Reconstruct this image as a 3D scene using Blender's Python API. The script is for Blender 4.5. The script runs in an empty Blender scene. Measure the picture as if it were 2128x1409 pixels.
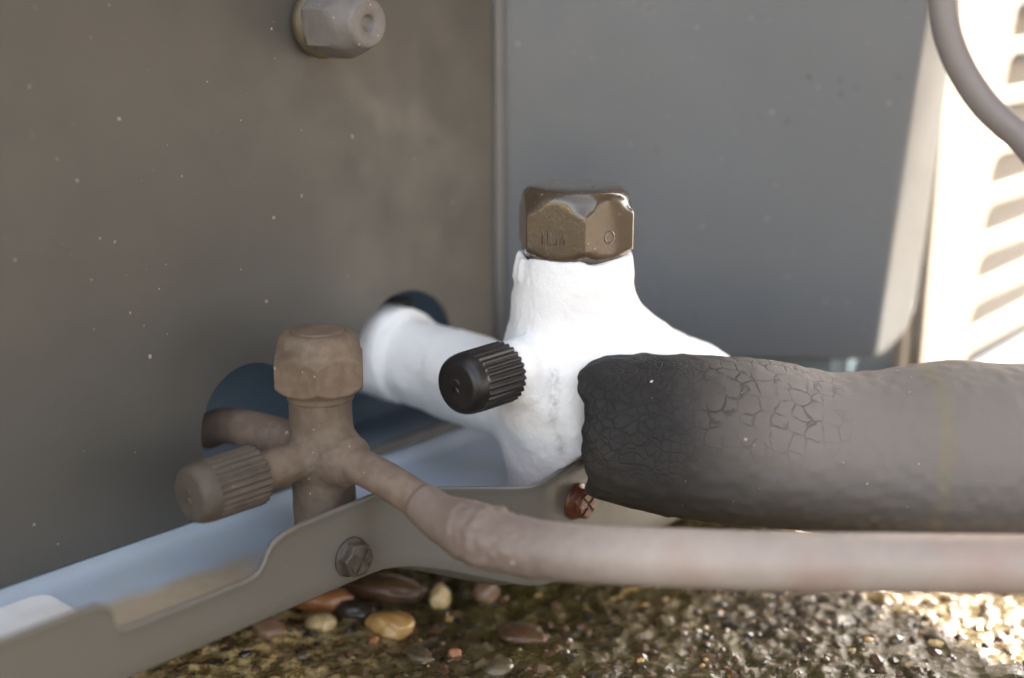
import bpy, bmesh, math, random
import numpy as np
from mathutils import Vector, Matrix, noise
import openvdb
R = math.radians
random.seed(7); rng = np.random.default_rng(7)
S = bpy.context.scene
COL = S.collection

# ------------------------------------------------------------------ camera, world, sun, exposure
cam_d = bpy.data.cameras.new('camera'); cam = bpy.data.objects.new('camera', cam_d); COL.objects.link(cam)
cam.location = (0, 0, 0.19); cam.rotation_euler = (R(75), 0, 0)
cam_d.lens = 45; cam_d.sensor_width = 36; cam_d.clip_start = 0.01; cam_d.clip_end = 200
cam_d.dof.use_dof = True; cam_d.dof.focus_distance = 0.320; cam_d.dof.aperture_fstop = 4.8
S.camera = cam
SUN_AZ, SUN_EL = R(58), R(35)
w = bpy.data.worlds.new('World'); S.world = w; w.use_nodes = True
nt = w.node_tree
sky = nt.nodes.new('ShaderNodeTexSky'); sky.sky_type = 'NISHITA'; sky.sun_disc = False
sky.sun_elevation = SUN_EL; sky.sun_rotation = SUN_AZ
sky.dust_density = 3.0; sky.ozone_density = 0.6; sky.air_density = 1.0
hs = nt.nodes.new('ShaderNodeHueSaturation'); hs.inputs['Saturation'].default_value = 0.38
bg = nt.nodes['Background']; bg.inputs['Strength'].default_value = 0.075
nt.links.new(sky.outputs[0], hs.inputs['Color']); nt.links.new(hs.outputs[0], bg.inputs['Color'])
sd = bpy.data.lights.new('sun', 'SUN'); so = bpy.data.objects.new('sun', sd); COL.objects.link(so)
sd.energy = 3.8; sd.angle = R(0.6); sd.color = (1, .87, .71)
sdir = Vector((math.sin(SUN_AZ)*math.cos(SUN_EL), math.cos(SUN_AZ)*math.cos(SUN_EL), math.sin(SUN_EL)))
so.rotation_euler = sdir.to_track_quat('Z', 'Y').to_euler(); so.location = sdir*5
S.view_settings.view_transform = 'Standard'; S.view_settings.look = 'None'
S.view_settings.exposure = 3.33; S.view_settings.gamma = 1
S.cycles.max_bounces = 8

# ------------------------------------------------------------------ helpers
def mesh(name, verts, faces, smooth=True):
    me = bpy.data.meshes.new(name); me.from_pydata([tuple(v) for v in verts], [], [tuple(f) for f in faces])
    if smooth: me.polygons.foreach_set('use_smooth', [True]*len(me.polygons))
    me.update(); return me
def obj(name, me, mat=None, parent=None):
    o = bpy.data.objects.new(name, me); COL.objects.link(o)
    if mat is not None:
        if not me.materials: me.materials.append(mat)
    if parent is not None: o.parent = parent; o.matrix_parent_inverse = parent.matrix_world.inverted() if False else Matrix.Translation(-parent.location)
    return o
def tag(o, label=None, cat=None, group=None, kind=None):
    if label: o['label'] = label
    if cat: o['category'] = cat
    if group: o['group'] = group
    if kind: o['kind'] = kind
    return o
def thing(name, label, cat, loc=(0,0,0), group=None):
    o = bpy.data.objects.new(name, None); COL.objects.link(o); o.location = loc; o.empty_display_size = .01
    return tag(o, label, cat, group)
def fix_normals(me):
    bm = bmesh.new(); bm.from_mesh(me); bmesh.ops.recalc_face_normals(bm, faces=bm.faces); bm.to_mesh(me); bm.free(); return me
def frame_of(d, up=Vector((0,0,1))):
    d = Vector(d).normalized()
    if abs(d.dot(up)) > .98: up = Vector((0,1,0))
    u = up.cross(d).normalized(); v = d.cross(u).normalized()
    return u, v, d
def polar(origin, axis, hs, rf, n=96, twist=0.0):
    """surface of revolution-like shape: rf(h_index, theta) -> radius; hs list of heights; closed ends"""
    u, v, d = frame_of(axis); o = Vector(origin); V = []; F = []
    for k, h in enumerate(hs):
        for i in range(n):
            t = 2*math.pi*i/n + twist; r = rf(k, t)
            V.append(o + d*h + u*(r*math.cos(t)) + v*(r*math.sin(t)))
    for k in range(len(hs)-1):
        for i in range(n):
            j = (i+1) % n; F.append((k*n+i, k*n+j, (k+1)*n+j, (k+1)*n+i))
    a = len(V); V.append(o+d*hs[0]); b = len(V); V.append(o+d*hs[-1]); L = (len(hs)-1)*n
    for i in range(n):
        j = (i+1) % n; F.append((a, j, i)); F.append((b, L+i, L+j))
    return V, F
def lathe(name, origin, axis, prof, n=64, smooth=True):
    V, F = polar(origin, axis, [p[0] for p in prof], lambda k, t: prof[k][1], n)
    return mesh(name, V, F, smooth)
def spline(P, n):
    P = [np.array(p, float) for p in P]; P = [2*P[0]-P[1]] + P + [2*P[-1]-P[-2]]; out = []
    for i in range(1, len(P)-2):
        for k in range(n):
            t = k/n; a, b, c, d = P[i-1:i+3]
            out.append(.5*((2*b)+(-a+c)*t+(2*a-5*b+4*c-d)*t*t+(-a+3*b-3*c+d)*t**3))
    out.append(P[-2]); return np.array(out)
def tube(path, rad, n=32, rf=None, caps=True, inner=None):
    """path Nx3, rad array; rf(k,theta,arc)->radius multiplier"""
    path = np.array(path); N = len(path); T = np.gradient(path, axis=0); T /= np.linalg.norm(T, axis=1)[:, None]
    u = np.cross(T[0], [0,0,1.] if abs(T[0][2]) < .99 else [1.,0,0]); u /= np.linalg.norm(u); V = []; F = []
    for k in range(N):
        u = u - T[k]*np.dot(u, T[k]); u /= np.linalg.norm(u); v = np.cross(u, T[k])
        for i in range(n):
            t = 2*math.pi*i/n; r = rad[k]*(rf(k, t) if rf else 1)
            V.append(path[k] + u*(r*math.cos(t)) + v*(r*math.sin(t)))
    for k in range(N-1):
        for i in range(n):
            j = (i+1) % n; F.append((k*n+i, k*n+j, (k+1)*n+j, (k+1)*n+i))
    if caps:
        a = len(V); V.append(path[0]); b = len(V); V.append(path[-1]); L = (N-1)*n
        for i in range(n):
            j = (i+1) % n; F.append((a, j, i)); F.append((b, L+i, L+j))
    return V, F
def box(lo, hi):
    x0,y0,z0 = lo; x1,y1,z1 = hi
    V = [(x0,y0,z0),(x1,y0,z0),(x1,y1,z0),(x0,y1,z0),(x0,y0,z1),(x1,y0,z1),(x1,y1,z1),(x0,y1,z1)]
    return V, [(0,3,2,1),(4,5,6,7),(0,1,5,4),(1,2,6,5),(2,3,7,6),(3,0,4,7)]
def prism(poly, z0, z1):
    n = len(poly); V = [(x,y,z0) for x,y in poly]+[(x,y,z1) for x,y in poly]
    F = [tuple(range(n))[::-1], tuple(range(n, 2*n))]+[(i,(i+1)%n,n+(i+1)%n,n+i) for i in range(n)]
    return V, F
# --- implicit surfaces
def vnoise(P, freq, seed=0):
    """cheap smooth 3-d value noise in numpy, -1..1"""
    Q = P*freq + seed*17.3; I = np.floor(Q).astype(np.int64); f = Q-I; f = f*f*(3-2*f)
    def h(x, y, z):
        n = (x*374761393 + y*668265263 + z*2147483647*7 + seed*1013904223) & 0xffffffff
        n = ((n ^ (n >> 13))*1274126177) & 0xffffffff
        return ((n ^ (n >> 16)) & 0xffff)/32767.5-1
    x,y,z = I[...,0],I[...,1],I[...,2]; a,b,c = f[...,0],f[...,1],f[...,2]
    L = lambda p,q,t: p+(q-p)*t
    return L(L(L(h(x,y,z),h(x+1,y,z),a),L(h(x,y+1,z),h(x+1,y+1,z),a),b),
             L(L(h(x,y,z+1),h(x+1,y,z+1),a),L(h(x,y+1,z+1),h(x+1,y+1,z+1),a),b),c)
def cone_d(P, a, b, ra, rb):
    a = np.array(a); b = np.array(b); ab = b-a; t = np.clip(((P-a)@ab)/(ab@ab), 0, 1)
    return np.linalg.norm(P-a-t[...,None]*ab, axis=-1)-(ra+(rb-ra)*t)
def cyl_d(P, a, b, r):
    a = np.array(a); b = np.array(b); ab = b-a; L = np.linalg.norm(ab); ab = ab/L
    h = (P-a)@ab; q = np.linalg.norm(P-a-h[...,None]*ab, axis=-1)-r; hh = np.abs(h-L/2)-L/2
    return np.minimum(np.maximum(q,hh),0)+np.sqrt(np.maximum(q,0)**2+np.maximum(hh,0)**2)
def smin(a, b, k):
    h = np.clip(.5+.5*(b-a)/k, 0, 1); return b+(a-b)*h-k*h*(1-h)
def sdf_mesh(name, lo, hi, h, fn):
    lo = np.array(lo); n = np.ceil((np.array(hi)-lo)/h).astype(int)
    g = np.stack(np.meshgrid(*[lo[i]+h*np.arange(n[i]) for i in range(3)], indexing='ij'), -1)
    d = fn(g)/h; d = np.clip(d, -3, 3)
    G = openvdb.FloatGrid(3.0); G.copyFromArray(d.astype(np.float32))
    pts, quads = G.convertToQuads(0.0); pts = pts*h+lo
    me = bpy.data.meshes.new(name); me.from_pydata(pts.tolist(), [], quads[:, ::-1].tolist())
    me.polygons.foreach_set('use_smooth', [True]*len(me.polygons)); me.update()
    return fix_normals(me)

# --- camera-ray helper used only to place things at their real distance
C15, S15 = math.cos(R(15)), math.sin(R(15)); FP = 2660.0
def at(px, py, y=None, z=None):
    x = (px-1064)/FP; u = -(py-704.5)/FP; d = np.array([x, C15+u*S15, u*C15-S15])
    t = y/d[1] if y is not None else (z-.19)/d[2]
    return np.array([0,0,.19])+d*t

# ------------------------------------------------------------------ materials
def M(name): 
    m = bpy.data.materials.new(name); m.use_nodes = True; return m, m.node_tree, m.node_tree.nodes['Principled BSDF']
def N(nt, t, **k):
    n = nt.nodes.new(t)
    for a, b in k.items():
        if a in n.inputs: n.inputs[a].default_value = b
        else: setattr(n, a, b)
    return n
def ramp(nt, src, stops, interp='LINEAR'):
    r = nt.nodes.new('ShaderNodeValToRGB'); cr = r.color_ramp; cr.interpolation = interp
    while len(cr.elements) > 1: cr.elements.remove(cr.elements[-1])
    cr.elements[0].position = stops[0][0]; cr.elements[0].color = (*stops[0][1], 1)
    for p, c in stops[1:]:
        e = cr.elements.new(p); e.color = (*c, 1)
    nt.links.new(src, r.inputs[0]); return r.outputs[0]
def mix(nt, f, a, b, mode='MIX'):
    m = nt.nodes.new('ShaderNodeMix'); m.data_type = 'RGBA'; m.blend_type = mode
    for s, v in ((m.inputs[0], f), (m.inputs[6], a), (m.inputs[7], b)):
        if isinstance(v, (int, float)): s.default_value = v
        elif isinstance(v, tuple): s.default_value = (*v, 1)
        else: nt.links.new(v, s)
    return m.outputs[2]
def coord(nt, scale=(1,1,1)):
    tc = nt.nodes.new('ShaderNodeTexCoord'); mp = nt.nodes.new('ShaderNodeMapping'); mp.inputs['Scale'].default_value = scale
    nt.links.new(tc.outputs['Object'], mp.inputs[0]); return mp.outputs[0]
def noise_tex(nt, vec, scale, detail=4, rough=.55, dist=0):
    n = N(nt, 'ShaderNodeTexNoise', Scale=scale, Detail=detail, Roughness=rough, Distortion=dist)
    nt.links.new(vec, n.inputs['Vector']); return n.outputs['Fac']
def voro(nt, vec, scale, feature='F1', rand=1.0):
    n = N(nt, 'ShaderNodeTexVoronoi', Scale=scale, Randomness=rand); n.feature = feature
    nt.links.new(vec, n.inputs['Vector']); return n
def math_(nt, op, a, b=None, c=None):
    m = nt.nodes.new('ShaderNodeMath'); m.operation = op
    for i, v in enumerate((a, b, c)):
        if v is None: continue
        if isinstance(v, (int, float)): m.inputs[i].default_value = v
        else: nt.links.new(v, m.inputs[i])
    return m.outputs[0]
def bump(nt, bsdf, hgt, strength=.3, dist=.0005, prev=None):
    b = N(nt, 'ShaderNodeBump', Strength=strength, Distance=dist); nt.links.new(hgt, b.inputs['Height'])
    if prev is not None: nt.links.new(prev, b.inputs['Normal'])
    nt.links.new(b.outputs[0], bsdf.inputs['Normal']); return b.outputs[0]
def specks(nt, vec, scale, size, amount):
    """sparse flecks of dirt: cell centres closer than size, only a share of the cells"""
    nz = N(nt, 'ShaderNodeTexNoise', Scale=scale*5, Detail=2); nt.links.new(vec, nz.inputs['Vector'])
    vm = nt.nodes.new('ShaderNodeVectorMath'); vm.operation = 'MULTIPLY_ADD'; nt.links.new(nz.outputs['Color'], vm.inputs[0]); vm.inputs[1].default_value = (.16/scale,)*3; nt.links.new(vec, vm.inputs[2])
    v = voro(nt, vm.outputs[0], scale)
    near = math_(nt, 'LESS_THAN', v.outputs['Distance'], size)
    sep = nt.nodes.new('ShaderNodeSeparateColor'); nt.links.new(v.outputs['Color'], sep.inputs[0])
    pick = math_(nt, 'LESS_THAN', sep.outputs[0], amount)
    szr = math_(nt, 'LESS_THAN', v.outputs['Distance'], math_(nt, 'MULTIPLY', sep.outputs[1], size))
    return math_(nt, 'MULTIPLY', pick, szr)

def painted(name, base, dirt, rough=.42, speck_col=(.45,.36,.28), orange=.25, spec=.5, grime=.5, dark_specks=True):
    m, t, b = M(name); v = coord(t)
    n1 = noise_tex(t, v, 9, 5, .6, .4); n2 = noise_tex(t, v, 60, 6, .65)
    f = math_(t, 'MULTIPLY', ramp(t, n1, [(.35,(0,0,0)),(.7,(1,1,1))]), grime)
    c = mix(t, f, base, dirt)
    c = mix(t, math_(t, 'MULTIPLY', ramp(t, n2, [(.45,(0,0,0)),(.75,(1,1,1))]), .22), c, dirt)
    s1 = specks(t, v, 210, .07, .5); s2 = specks(t, v, 75, .045, .5)
    c = mix(t, math_(t, 'MULTIPLY', s1, .45), c, speck_col); c = mix(t, math_(t, 'MULTIPLY', s2, .75), c, speck_col)
    if dark_specks:
        s3 = specks(t, coord(t, (1.3,1.1,.9)), 80, .065, .9); c = mix(t, math_(t, 'MULTIPLY', s3, .8), c, (.02,.02,.018))
    t.links.new(c, b.inputs['Base Color'])
    rr = ramp(t, n2, [(.3,(rough-.08,)*3),(.7,(rough+.14,)*3)]); t.links.new(rr, b.inputs['Roughness'])
    b.inputs['Specular IOR Level'].default_value = spec
    p = bump(t, b, noise_tex(t, v, 900, 2, .5), orange*.35, .0002)
    bump(t, b, math_(t, 'ADD', s1, s2), .6, .0004, p)
    return m
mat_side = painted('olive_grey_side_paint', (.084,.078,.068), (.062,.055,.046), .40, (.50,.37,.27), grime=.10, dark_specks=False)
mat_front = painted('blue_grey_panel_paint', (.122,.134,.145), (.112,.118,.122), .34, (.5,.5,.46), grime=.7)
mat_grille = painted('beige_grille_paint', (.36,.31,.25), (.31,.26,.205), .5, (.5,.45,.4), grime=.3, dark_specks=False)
mat_brkt = painted('grey_bracket_paint', (.155,.142,.118), (.122,.106,.084), .34, (.45,.36,.26), grime=.6, dark_specks=False)

def deck_mat():
    m, t, b = M('galvanised_pan_paint'); v = coord(t)
    n1 = noise_tex(t, v, 40, 5, .6); n2 = noise_tex(t, v, 300, 4, .6)
    c = mix(t, ramp(t, n1, [(.4,(0,0,0)),(.62,(1,1,1))]), (.40,.47,.56), (.38,.43,.47))
    # rusty silt that settled along the flange side of the tray
    tc = t.nodes.new('ShaderNodeTexCoord'); sep = t.nodes.new('ShaderNodeSeparateXYZ'); t.links.new(tc.outputs['Object'], sep.inputs[0])
    off = math_(t, 'ADD', math_(t, 'MULTIPLY', sep.outputs[0], .743), math_(t, 'MULTIPLY', sep.outputs[1], -.669))
    off = math_(t, 'ADD', off, math_(t, 'MULTIPLY', n1, .012))
    sm = t.nodes.new('ShaderNodeMapRange'); sm.interpolation_type='SMOOTHSTEP'; sm.inputs[1].default_value = -.2465; sm.inputs[2].default_value = -.2385
    t.links.new(off, sm.inputs[0])
    along = math_(t, 'ADD', math_(t, 'MULTIPLY', sep.outputs[0], .669), math_(t, 'MULTIPLY', sep.outputs[1], .743))
    sa = t.nodes.new('ShaderNodeMapRange'); sa.interpolation_type='SMOOTHSTEP'; sa.inputs[1].default_value = .185; sa.inputs[2].default_value = .165
    t.links.new(along, sa.inputs[0])
    f = math_(t, 'MULTIPLY', math_(t, 'MULTIPLY', sm.outputs[0], sa.outputs[0]), .92)
    c = mix(t, f, c, mix(t, n2, (.36,.26,.145), (.46,.36,.23)))
    t.links.new(c, b.inputs['Base Color'])
    r = math_(t, 'ADD', math_(t, 'MULTIPLY', f, .4), .28); t.links.new(r, b.inputs['Roughness'])
    b.inputs['Specular IOR Level'].default_value = .8; bump(t, b, n2, .15, .0003); return m
mat_deck = deck_mat()

def brass_mat(name, c1, c2, dust, rough, dustamt=.6, metal=.0, coat=0, spec_sc=260):
    m, t, b = M(name); v = coord(t)
    n1 = noise_tex(t, v, 70, 6, .65, .3); n2 = noise_tex(t, v, 900, 4, .7); n3 = noise_tex(t, v, 260, 5, .6)
    c = mix(t, ramp(t, n1, [(.38,(0,0,0)),(.64,(1,1,1))]), c1, c2)
    c = mix(t, math_(t, 'MULTIPLY', ramp(t, n3, [(.44,(0,0,0)),(.60,(1,1,1))]), dustamt), c, dust)
    s = math_(t, 'MAXIMUM', specks(t, v, spec_sc, .18, .12), specks(t, v, spec_sc*2.6, .20, .14)); c = mix(t, math_(t, 'MULTIPLY', s, .7), c, (.58,.45,.30))
    s2 = specks(t, v, 1100, .35, .35); c = mix(t, math_(t, 'MULTIPLY', s2, .28), c, (.06,.045,.035))
    t.links.new(c, b.inputs['Base Color']); b.inputs['Metallic'].default_value = metal
    t.links.new(ramp(t, n3, [(.3,(rough-.1,)*3),(.7,(min(1,rough+.12),)*3)]), b.inputs['Roughness'])
    b.inputs['Coat Weight'].default_value = coat; b.inputs['Coat Roughness'].default_value = .06
    p = bump(t, b, n2, .45, .0002); p = bump(t, b, n3, .35, .0004, p); bump(t, b, s, .7, .0004, p); return m
mat_cap = brass_mat('dusty_brass', (.165,.115,.076), (.130,.090,.060), (.22,.165,.115), .6, .5)
mat_body = brass_mat('dusty_brass_casting', (.128,.093,.065), (.148,.104,.070), (.20,.152,.110), .68, .5)
mat_copper = brass_mat('dusty_copper', (.165,.115,.086), (.19,.130,.092), (.25,.19,.145), .62, .5)
mat_wetcap = brass_mat('wet_tarnished_brass', (.058,.039,.021), (.074,.048,.028), (.064,.044,.027), .2, .3, .0, 1.0)
mat_nut = brass_mat('grey_tarnished_nut', (.19,.175,.16), (.15,.137,.127), (.21,.195,.18), .5, .4)
mat_ring = brass_mat('yellow_brass_ring', (.12,.10,.06), (.08,.065,.04), (.12,.10,.065), .45, .4, .3)
mat_screw = brass_mat('grimy_screw', (.068,.052,.038), (.042,.031,.024), (.12,.092,.066), .55, .5)
mat_rust = brass_mat('rusty_screw', (.13,.038,.017), (.07,.022,.012), (.22,.095,.045), .4, .4, .2, .3)

def rubber(name, base, dust, amt, rough, updust=.5):
    m, t, b = M(name); v = coord(t); n = noise_tex(t, v, 200, 6, .7); n2 = noise_tex(t, v, 1400, 3, .6)
    f = math_(t, 'MULTIPLY', ramp(t, n, [(.35,(0,0,0)),(.7,(1,1,1))]), amt)
    c = mix(t, f, base, dust); s = specks(t, v, 420, .16, .09); c = mix(t, math_(t, 'MULTIPLY', s, .7), c, (.45,.36,.25))
    t.links.new(c, b.inputs['Base Color']); b.inputs['Roughness'].default_value = rough; bump(t, b, n2, .25, .0001); return m
mat_black = rubber('black_plastic', (.009,.008,.008), (.024,.020,.019), .5, .34)
mat_dusty_black = rubber('dusty_black_plastic', (.062,.049,.037), (.12,.092,.066), .8, .6)
mat_hose = rubber('grey_cable_sheath', (.21,.19,.186), (.235,.212,.203), .5, .42)

def frost_mat():
    m, t, b = M('frost'); v = coord(t); n = noise_tex(t, v, 120, 5, .6); n2 = noise_tex(t, v, 1500, 3, .7); n3 = noise_tex(t, v, 45, 4, .6)
    c = mix(t, ramp(t, n3, [(.45,(0,0,0)),(.7,(1,1,1))]), (.885,.875,.86), (.855,.845,.83))
    # pinkish grey towards the foot; seam shade painted as streaks down the front
    tc = t.nodes.new('ShaderNodeTexCoord'); sep = t.nodes.new('ShaderNodeSeparateXYZ'); t.links.new(tc.outputs['Object'], sep.inputs[0])
    zz = math_(t, 'ADD', sep.outputs[2], math_(t, 'MULTIPLY', n3, .016))
    mr = t.nodes.new('ShaderNodeMapRange'); mr.interpolation_type='SMOOTHSTEP'; mr.inputs[1].default_value = .092; mr.inputs[2].default_value = .070; t.links.new(zz, mr.inputs[0])
    c = mix(t, math_(t, 'MULTIPLY', mr.outputs[0], .85), c, (.66,.58,.56))
    col = t.nodes.new('ShaderNodeAttribute'); col.attribute_name = 'seam_shade'
    st = math_(t, 'MULTIPLY', col.outputs['Fac'], ramp(t, noise_tex(t, v, 500, 5, .75), [(.42,(0,0,0)),(.62,(1,1,1))]))
    c = mix(t, math_(t, 'MULTIPLY', st, .75), c, (.30,.26,.24))
    s = specks(t, v, 150, .05, .06); c = mix(t, s, c, (.12,.1,.1))
    t.links.new(c, b.inputs['Base Color']); b.inputs['Roughness'].default_value = .55
    b.inputs['Subsurface Weight'].default_value = .35; b.inputs['Subsurface Radius'].default_value = (1,.95,.9); b.inputs['Subsurface Scale'].default_value = .0015
    p = bump(t, b, n2, .7, .0003); bump(t, b, n, .45, .0012, p); return m
mat_frost = frost_mat()

def insul_mat():
    m, t, b = M('cracked_foam_insulation')
    uv = t.nodes.new('ShaderNodeUVMap'); uv.uv_map = 'UVMap'; v = uv.outputs[0]   # u = metres along, v = metres round
    mp = t.nodes.new('ShaderNodeMapping'); mp.inputs['Scale'].default_value = (1,1,1); t.links.new(v, mp.inputs[0])
    o = coord(t); n1 = noise_tex(t, o, 45, 5, .6); n2 = noise_tex(t, o, 1100, 4, .7); n3 = noise_tex(t, o, 170, 5, .6)
    # warped coordinates for the cracks
    nz = N(t, 'ShaderNodeTexNoise', Scale=150, Detail=3); t.links.new(o, nz.inputs['Vector'])
    vm = t.nodes.new('ShaderNodeVectorMath'); vm.operation='MULTIPLY_ADD'; t.links.new(nz.outputs['Color'], vm.inputs[0]); vm.inputs[1].default_value=(.004,)*3
    t.links.new(mp.outputs[0], vm.inputs[2])
    sep = t.nodes.new('ShaderNodeSeparateXYZ'); t.links.new(v, sep.inputs[0])
    big = N(t, 'ShaderNodeTexVoronoi', Scale=260, Randomness=.55); big.feature = 'DISTANCE_TO_EDGE'; t.links.new(vm.outputs[0], big.inputs['Vector'])
    sml = N(t, 'ShaderNodeTexVoronoi', Scale=420, Randomness=1); sml.feature = 'DISTANCE_TO_EDGE'; t.links.new(vm.outputs[0], sml.inputs['Vector'])
    def band(val, a, bb):
        r = t.nodes.new('ShaderNodeMapRange'); r.interpolation_type='SMOOTHSTEP'; r.inputs[1].default_value=a; r.inputs[2].default_value=bb; t.links.new(val, r.inputs[0]); return r.outputs[0]
    cb = band(big.outputs['Distance'], .085, .0); cs = band(sml.outputs['Distance'], .14, 0)
    top = band(sep.outputs[1], .0, .012)                  # v is signed height along the front arc
    near = band(sep.outputs[0], .068, .046); mid = band(sep.outputs[0], .018, .030); endm = band(sep.outputs[0], .034, .014)
    patch = band(n3, .34, .62)
    kb = math_(t, 'MULTIPLY', math_(t, 'MULTIPLY', cb, top), math_(t, 'MULTIPLY', math_(t, 'MULTIPLY', near, mid), patch))
    ks = math_(t, 'MULTIPLY', math_(t, 'MULTIPLY', cs, endm), band(sep.outputs[1], -.012, .006))
    crack = math_(t, 'MAXIMUM', kb, math_(t, 'MULTIPLY', ks, .6))
    dustf = math_(t, 'ADD', band(math_(t, 'ADD', sep.outputs[0], math_(t, 'MULTIPLY', n1, .016)), .024, .066), math_(t, 'MULTIPLY', n3, .12))
    c = mix(t, dustf, (.0135,.013,.013), (.215,.186,.163))
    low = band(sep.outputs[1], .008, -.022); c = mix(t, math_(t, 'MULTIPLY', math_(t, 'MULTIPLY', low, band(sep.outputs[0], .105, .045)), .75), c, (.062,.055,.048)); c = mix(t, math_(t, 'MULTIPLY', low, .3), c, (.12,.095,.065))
    for pos, col_ in ((.086, (.24,.20,.13)), (.117, (.30,.25,.16))):
        wv = math_(t, 'ADD', sep.outputs[0], math_(t, 'MULTIPLY', n1, .006)); ds = math_(t, 'ABSOLUTE', math_(t, 'SUBTRACT', wv, pos+.003))
        c = mix(t, math_(t, 'MULTIPLY', band(ds, .0026, .0006), .55), c, col_)
    c = mix(t, math_(t, 'MULTIPLY', crack, .55), c, (.022,.020,.020))
    s = specks(t, o, 120, .10, .22); c = mix(t, s, c, (.62,.56,.45)); s2 = specks(t, o, 500, .2, .06); c = mix(t, math_(t,'MULTIPLY',s2,.6), c, (.5,.45,.4))
    t.links.new(c, b.inputs['Base Color']); b.inputs['Roughness'].default_value = .7; b.inputs['Specular IOR Level'].default_value = .22
    p = bump(t, b, n2, .35, .0002); p = bump(t, b, n3, .22, .0008, p)
    inv = math_(t, 'SUBTRACT', 1.0, crack); bump(t, b, inv, .6, .0006, p); return m
mat_insul = insul_mat()
def tape_mat():
    m, t, b = M('vinyl_wrapped_sleeve'); v = coord(t); n1 = noise_tex(t, v, 55, 5, .6, .3); n2 = noise_tex(t, v, 420, 4, .6)
    c = mix(t, ramp(t, n1, [(.36,(0,0,0)),(.64,(1,1,1))]), (.345,.285,.245), (.42,.345,.29))
    n3 = noise_tex(t, coord(t, (1.2,1.7,1)), 38, 3, .5); c = mix(t, math_(t, 'MULTIPLY', ramp(t, n3, [(.50,(0,0,0)),(.68,(1,1,1))]), .6), c, (.37,.245,.20))
    tc = t.nodes.new('ShaderNodeTexCoord'); sp = t.nodes.new('ShaderNodeSeparateXYZ'); t.links.new(tc.outputs['Object'], sp.inputs[0])
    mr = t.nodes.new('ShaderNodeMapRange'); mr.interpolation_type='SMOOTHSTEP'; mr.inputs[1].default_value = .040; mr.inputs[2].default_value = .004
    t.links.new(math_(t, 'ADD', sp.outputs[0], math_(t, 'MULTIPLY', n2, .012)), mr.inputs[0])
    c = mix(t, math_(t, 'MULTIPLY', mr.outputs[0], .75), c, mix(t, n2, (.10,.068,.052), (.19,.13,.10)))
    s = specks(t, v, 130, .12, .25); c = mix(t, math_(t, 'MULTIPLY', s, .7), c, (.6,.5,.42))
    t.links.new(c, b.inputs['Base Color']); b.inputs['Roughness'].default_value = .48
    p = bump(t, b, n2, .2, .0003); bump(t, b, n1, .3, .0012, p); return m
mat_tape = tape_mat()
def ground_mat(name, a, bc, cc, rough):
    m, t, b = M(name); v = coord(t); n1 = noise_tex(t, v, 14, 5, .6, .6); n2 = noise_tex(t, v, 190, 6, .7); vo = voro(t, v, 330)
    c = mix(t, ramp(t, n2, [(.38,(0,0,0)),(.66,(1,1,1))]), a, bc); c = mix(t, ramp(t, n1, [(.45,(0,0,0)),(.62,(1,1,1))]), c, cc)
    sep = t.nodes.new('ShaderNodeSeparateColor'); t.links.new(vo.outputs['Color'], sep.inputs[0])
    # golden moss left, brightened to offset shade there; silt-free sandy grit to the right
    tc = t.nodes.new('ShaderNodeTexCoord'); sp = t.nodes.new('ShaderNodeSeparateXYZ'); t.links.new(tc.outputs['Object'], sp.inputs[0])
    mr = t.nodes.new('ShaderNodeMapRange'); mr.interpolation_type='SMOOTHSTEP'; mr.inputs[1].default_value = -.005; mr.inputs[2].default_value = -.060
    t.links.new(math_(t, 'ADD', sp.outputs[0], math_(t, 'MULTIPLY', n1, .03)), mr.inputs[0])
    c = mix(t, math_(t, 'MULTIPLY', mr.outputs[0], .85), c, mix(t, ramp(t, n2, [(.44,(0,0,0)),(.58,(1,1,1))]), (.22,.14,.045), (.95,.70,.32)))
    c = mix(t, math_(t, 'MULTIPLY', math_(t, 'GREATER_THAN', sep.outputs[0], .86), .5), c, (.26,.20,.11))
    t.links.new(c, b.inputs['Base Color'])
    t.links.new(ramp(t, n2, [(.35,(rough-.1,)*3),(.65,(rough+.25,)*3)]), b.inputs['Roughness'])
    p = bump(t, b, vo.outputs['Distance'], .6, .0012); bump(t, b, n2, .6, .0012, p); return m
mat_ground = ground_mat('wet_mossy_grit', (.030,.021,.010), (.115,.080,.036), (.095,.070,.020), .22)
mat_yard = ground_mat('yard_gravel', (.17,.13,.09), (.26,.21,.155), (.2,.16,.11), .6)
def stone_mat(name, c1, c2, rough=.38):
    m, t, b = M(name); v = coord(t); n = noise_tex(t, v, 120, 5, .6, .5)
    t.links.new(mix(t, ramp(t, n, [(.35,(0,0,0)),(.65,(1,1,1))]), c1, c2), b.inputs['Base Color'])
    b.inputs['Roughness'].default_value = rough; b.inputs['Coat Weight'].default_value = .35; b.inputs['Coat Roughness'].default_value = .12
    bump(t, b, noise_tex(t, v, 500, 3, .6), .2, .0003); return m
ST = {'cream': stone_mat('cream_stone', (.55,.38,.16), (.68,.50,.27)), 'tan': stone_mat('tan_stone', (.42,.21,.06), (.58,.36,.14)),
      'orange': stone_mat('orange_stone', (.30,.115,.04), (.37,.16,.06)), 'brown': stone_mat('brown_stone', (.085,.045,.022), (.15,.08,.04)),
      'dark': stone_mat('dark_stone', (.028,.020,.014), (.055,.040,.026)), 'pink': stone_mat('pink_stone', (.22,.12,.07), (.28,.17,.105)),
      'grey': stone_mat('grey_stone', (.08,.06,.032), (.125,.095,.05))}

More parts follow.
